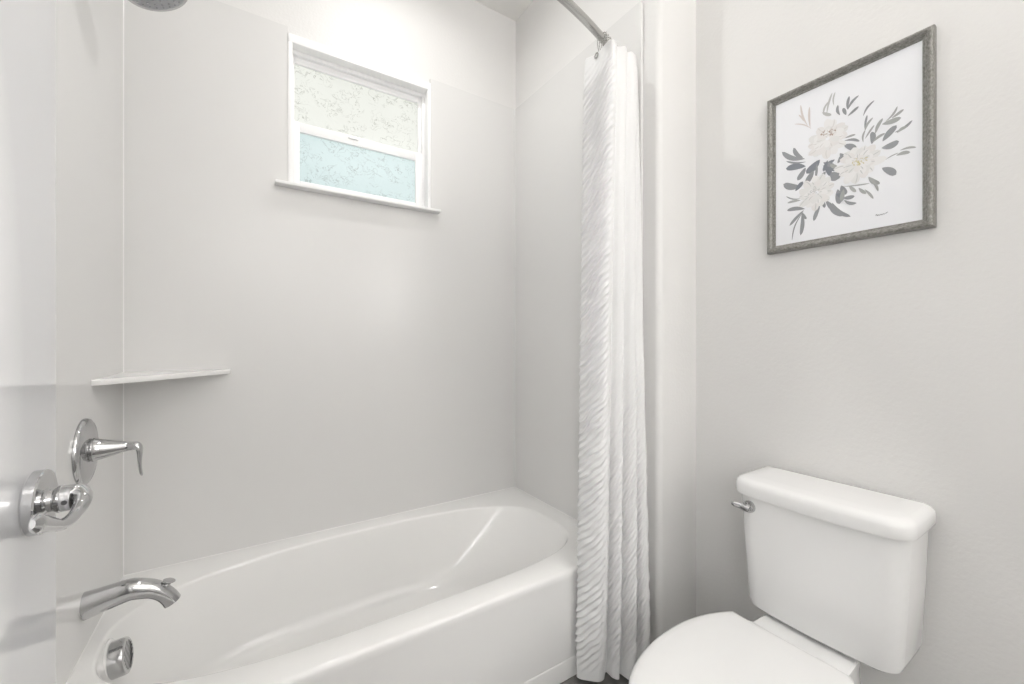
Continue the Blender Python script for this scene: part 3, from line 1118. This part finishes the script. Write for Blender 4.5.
# ------------------------------------------------------------------ recessed light above the tub, and added fill fixtures out of view
rl = thing('recessed_light', 'round recessed ceiling light above the bathtub', 'ceiling light', (0.50, 1.315, CEIL))
b = NB(); lathe(b, [(0.0003, 0.088), (0.004, 0.088), (0.007, 0.078), (0.005, 0.070)], (0.50, 1.315, CEIL), (0, 0, -1), 48)
build('trim_ring', b, M['trim'], rl)
b = NB(); lathe(b, [(0.003, 0.068), (0.006, 0.060), (0.0065, 0.001)], (0.50, 1.315, CEIL), (0, 0, -1), 48)
build('lens', b, M['lens'], rl)
ul = thing('fill_light_bowl', 'hanging bowl added behind the camera for fill light off the ceiling', 'pendant light', (0.95, -0.45, CEIL))  # unseen bowl, added around the ceiling fill
b = NB(); lathe(b, [(0.0003, 0.06), (0.015, 0.06), (0.022, 0.05), (0.022, 0.004), (0.62, 0.004)], (0.95, -0.45, CEIL), (0, 0, -1), 32)
build('stem', b, M['brushed'], ul)
b = NB()
rings = []
for hx_, hy_, z_ in ((0.30, 0.20, 2.09), (0.34, 0.24, 2.10), (0.36, 0.26, 2.14), (0.365, 0.265, 2.20), (0.355, 0.255, 2.20), (0.345, 0.245, 2.15), (0.30, 0.20, 2.12)):
    rings.append([(0.95 + hx_ * math.cos(2 * PI * k_ / 48), -0.45 + hy_ * math.sin(2 * PI * k_ / 48), z_) for k_ in range(48)])
loft(b, rings)
build('bowl', b, M['brushed'], ul)

tl = thing('fill_light_track', 'long light housing added behind the camera for fill off the rear wall', 'ceiling light', (0.15, -1.23, CEIL))  # unseen housing, added around the rear wall fill
b = NB()
box(b, (0.03, -1.27, CEIL - 0.03), (0.27, -1.23, CEIL - 0.0003), 0.004)
build('ceiling_plate', b, M['trim'], tl)
b = NB()
lathe(b, [(0, 0.008), (0.37, 0.008)], (0.13, -1.225, CEIL - 0.028), (0, 0, -1), 12)
build('stem', b, M['brushed'], tl)
b = NB()
u_ = V((0, math.cos(math.radians(28)), math.sin(math.radians(28))))       # away from the lit side
w_ = V((0, -math.sin(math.radians(28)), math.cos(math.radians(28))))
c_ = V((0, -1.25, 2.38)) + u_ * 0.004
rings = []
for x_ in (-0.36, 0.66):
    rings.append([V((x_, 0, 0)) + c_ + w_ * 0.075 - u_ * 0.02, V((x_, 0, 0)) + c_ + w_ * 0.075 + u_ * 0.03, V((x_, 0, 0)) + c_ + w_ * 0.04 + u_ * 0.06,
                  V((x_, 0, 0)) + c_ - w_ * 0.04 + u_ * 0.06, V((x_, 0, 0)) + c_ - w_ * 0.075 + u_ * 0.03, V((x_, 0, 0)) + c_ - w_ * 0.075 - u_ * 0.02,
                  V((x_, 0, 0)) + c_ - w_ * 0.068 - u_ * 0.02, V((x_, 0, 0)) + c_ - w_ * 0.065, V((x_, 0, 0)) + c_ + w_ * 0.065, V((x_, 0, 0)) + c_ + w_ * 0.068 - u_ * 0.02])
loft(b, rings)
bmesh.ops.rotate(b, cent=(0.15, -1.25, 0), matrix=Matrix.Rotation(math.radians(38), 3, 'Z'), verts=b.verts)
build('housing', b, M['trim'], tl)

mi = thing('fill_light_panel', 'glowing panel added on the right wall behind the camera as fill light', 'mirror', (XW, -1.05, 1.62))  # unseen glowing panel, added behind the left side fill
b = NB(); box(b, (XW - 0.035, -1.52, 1.30), (XW - 0.0005, -0.58, 1.94), 0.004)
build('backing', b, M['brushed'], mi)
b = NB(); box(b, (XW - 0.042, -1.50, 1.32), (XW - 0.036, -0.60, 1.92), 0.002)
build('glowing_fill_face', b, M['lens'], mi)
